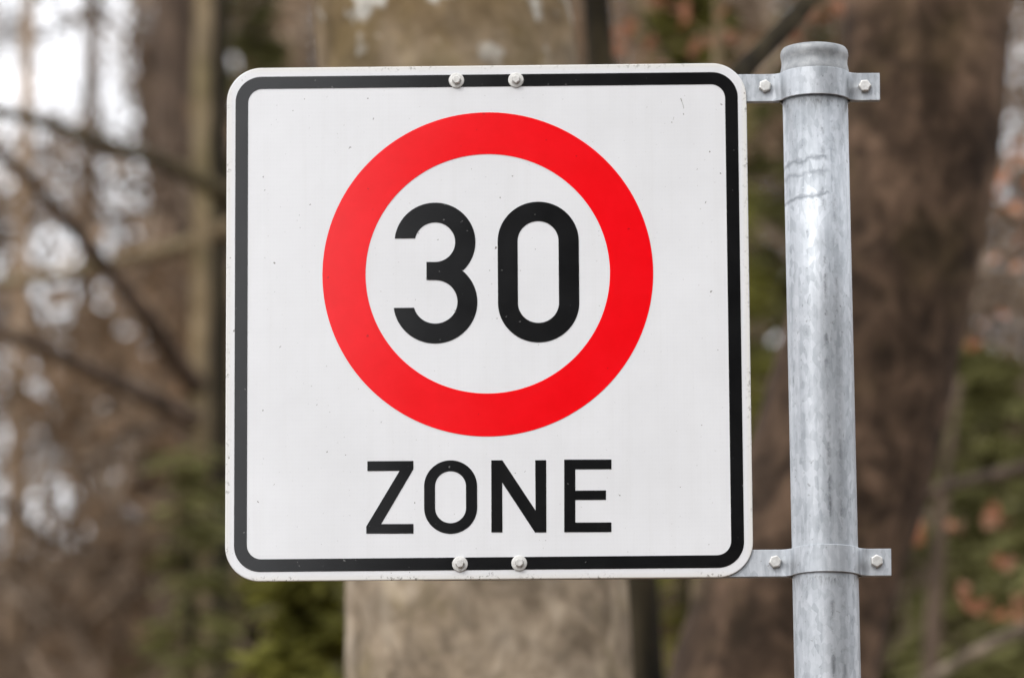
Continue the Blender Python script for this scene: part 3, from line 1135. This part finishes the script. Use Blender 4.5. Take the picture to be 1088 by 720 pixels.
def dens_leaf(px, py):
    left = smooth(px, 80, 280)
    down = smooth(py, 60, 500)
    green = smooth(px, 900, 985) * smooth(py, 230, 380)
    return np.clip(0.15 + 0.45 * left + 0.65 * down, 0, 1) * (1 - 0.75 * green) * (1 - 0.1 * smooth(px, 1035, 1075) * (1 - smooth(py, 260, 400)))


rng = np.random.default_rng(SEED_B)
tw = MB()
tw.quads(thicket(1300, 46, 26, 80, dens_twig, 0.24, (0.15, 0.7), (0.018, 0.055), 0.9, 0.9))
tw.quads(thicket(1700, 30, 26, 80, lambda px, py: np.where((px < -60) & (px > -400), 0.45, 0.85) + 0 * py, 0.4, (0.2, 0.9), (0.02, 0.06), 0.9, 0.9, True))
tag(tw.build('undergrowth', M['twig'], None, False), 'bare brown twigs filling the wood behind the trunks', 'undergrowth', None, 'stuff')
lf = MB()
lf.quads(thicket(900, 60, 24, 80, dens_leaf, 0.22, (0.06, 0.16), (0.04, 0.11), 0.0, 1.5))
lf.quads(thicket(900, 34, 24, 80, lambda px, py: np.where((px < -60) & (px > -400), 0.45, 0.85) + 0 * py, 0.4, (0.06, 0.16), (0.04, 0.11), 0.0, 1.5, True))
tag(lf.build('foliage', M['dry_leaf_dull'], None, False), 'dull dry leaves hanging through the wood', 'foliage', None, 'stuff')

# ------------------------------------------------------------------ light
SUN_AZ, SUN_EL = math.radians(-150), math.radians(42)    # azimuth from +Y towards +X: behind the viewer, to the left
to_sun = Vector((math.sin(SUN_AZ) * math.cos(SUN_EL), math.cos(SUN_AZ) * math.cos(SUN_EL), math.sin(SUN_EL)))
world = bpy.data.worlds.new('World')
scene.world = world
world.use_nodes = True
nt = world.node_tree
bg = nt.nodes['Background']
sky = nt.nodes.new('ShaderNodeTexSky')
sky.sky_type = 'NISHITA'
sky.sun_disc = False
sky.sun_elevation = SUN_EL
sky.sun_rotation = SUN_AZ
sky.air_density = 1.0
sky.dust_density = 2.0
sky.ozone_density = 1.0
hs = nt.nodes.new('ShaderNodeHueSaturation')
hs.inputs['Saturation'].default_value = 0.18
hs.inputs['Value'].default_value = 1.0
nt.links.new(sky.outputs[0], hs.inputs['Color'])
mixn = nt.nodes.new('ShaderNodeMix')
mixn.data_type = 'RGBA'
mixn.inputs[0].default_value = 0.72                       # closed thin cloud over the clear sky
nt.links.new(hs.outputs[0], mixn.inputs[6])
mixn.inputs[7].default_value = (13.6, 13.75, 14.3, 1)
nt.links.new(mixn.outputs[2], bg.inputs['Color'])
bg.inputs['Strength'].default_value = 0.15

sl = bpy.data.lights.new('sun', 'SUN')
sl.energy = 1.0
sl.angle = math.radians(14)
sl.color = (1.0, 0.965, 0.92)
so = bpy.data.objects.new('sun', sl)
so.rotation_euler = (-to_sun).to_track_quat('-Z', 'Y').to_euler()
so.location = (-6, -8, 12)
COL.objects.link(so)

# ------------------------------------------------------------------ camera
cd = bpy.data.cameras.new('camera')
cd.sensor_width = 36
cd.lens = 36 * FPX / 1088
cd.clip_start = 0.1
cd.clip_end = 2000
cd.dof.use_dof = True
cd.dof.focus_distance = 6.44
cd.dof.aperture_fstop = 6.0
co = bpy.data.objects.new('camera', cd)
from mathutils import Matrix
mw = Matrix((RT, UP, -FWD)).transposed().to_4x4()
mw.translation = EYE
co.matrix_world = mw
COL.objects.link(co)
scene.camera = co

scene.view_settings.view_transform = 'Standard'
scene.view_settings.look = 'None'
scene.view_settings.exposure = 0
scene.view_settings.gamma = 1
scene.cycles.use_denoising = True
scene.cycles.max_bounces = 6
scene.cycles.diffuse_bounces = 3
scene.cycles.transparent_max_bounces = 8
scene.cycles.sample_clamp_indirect = 6
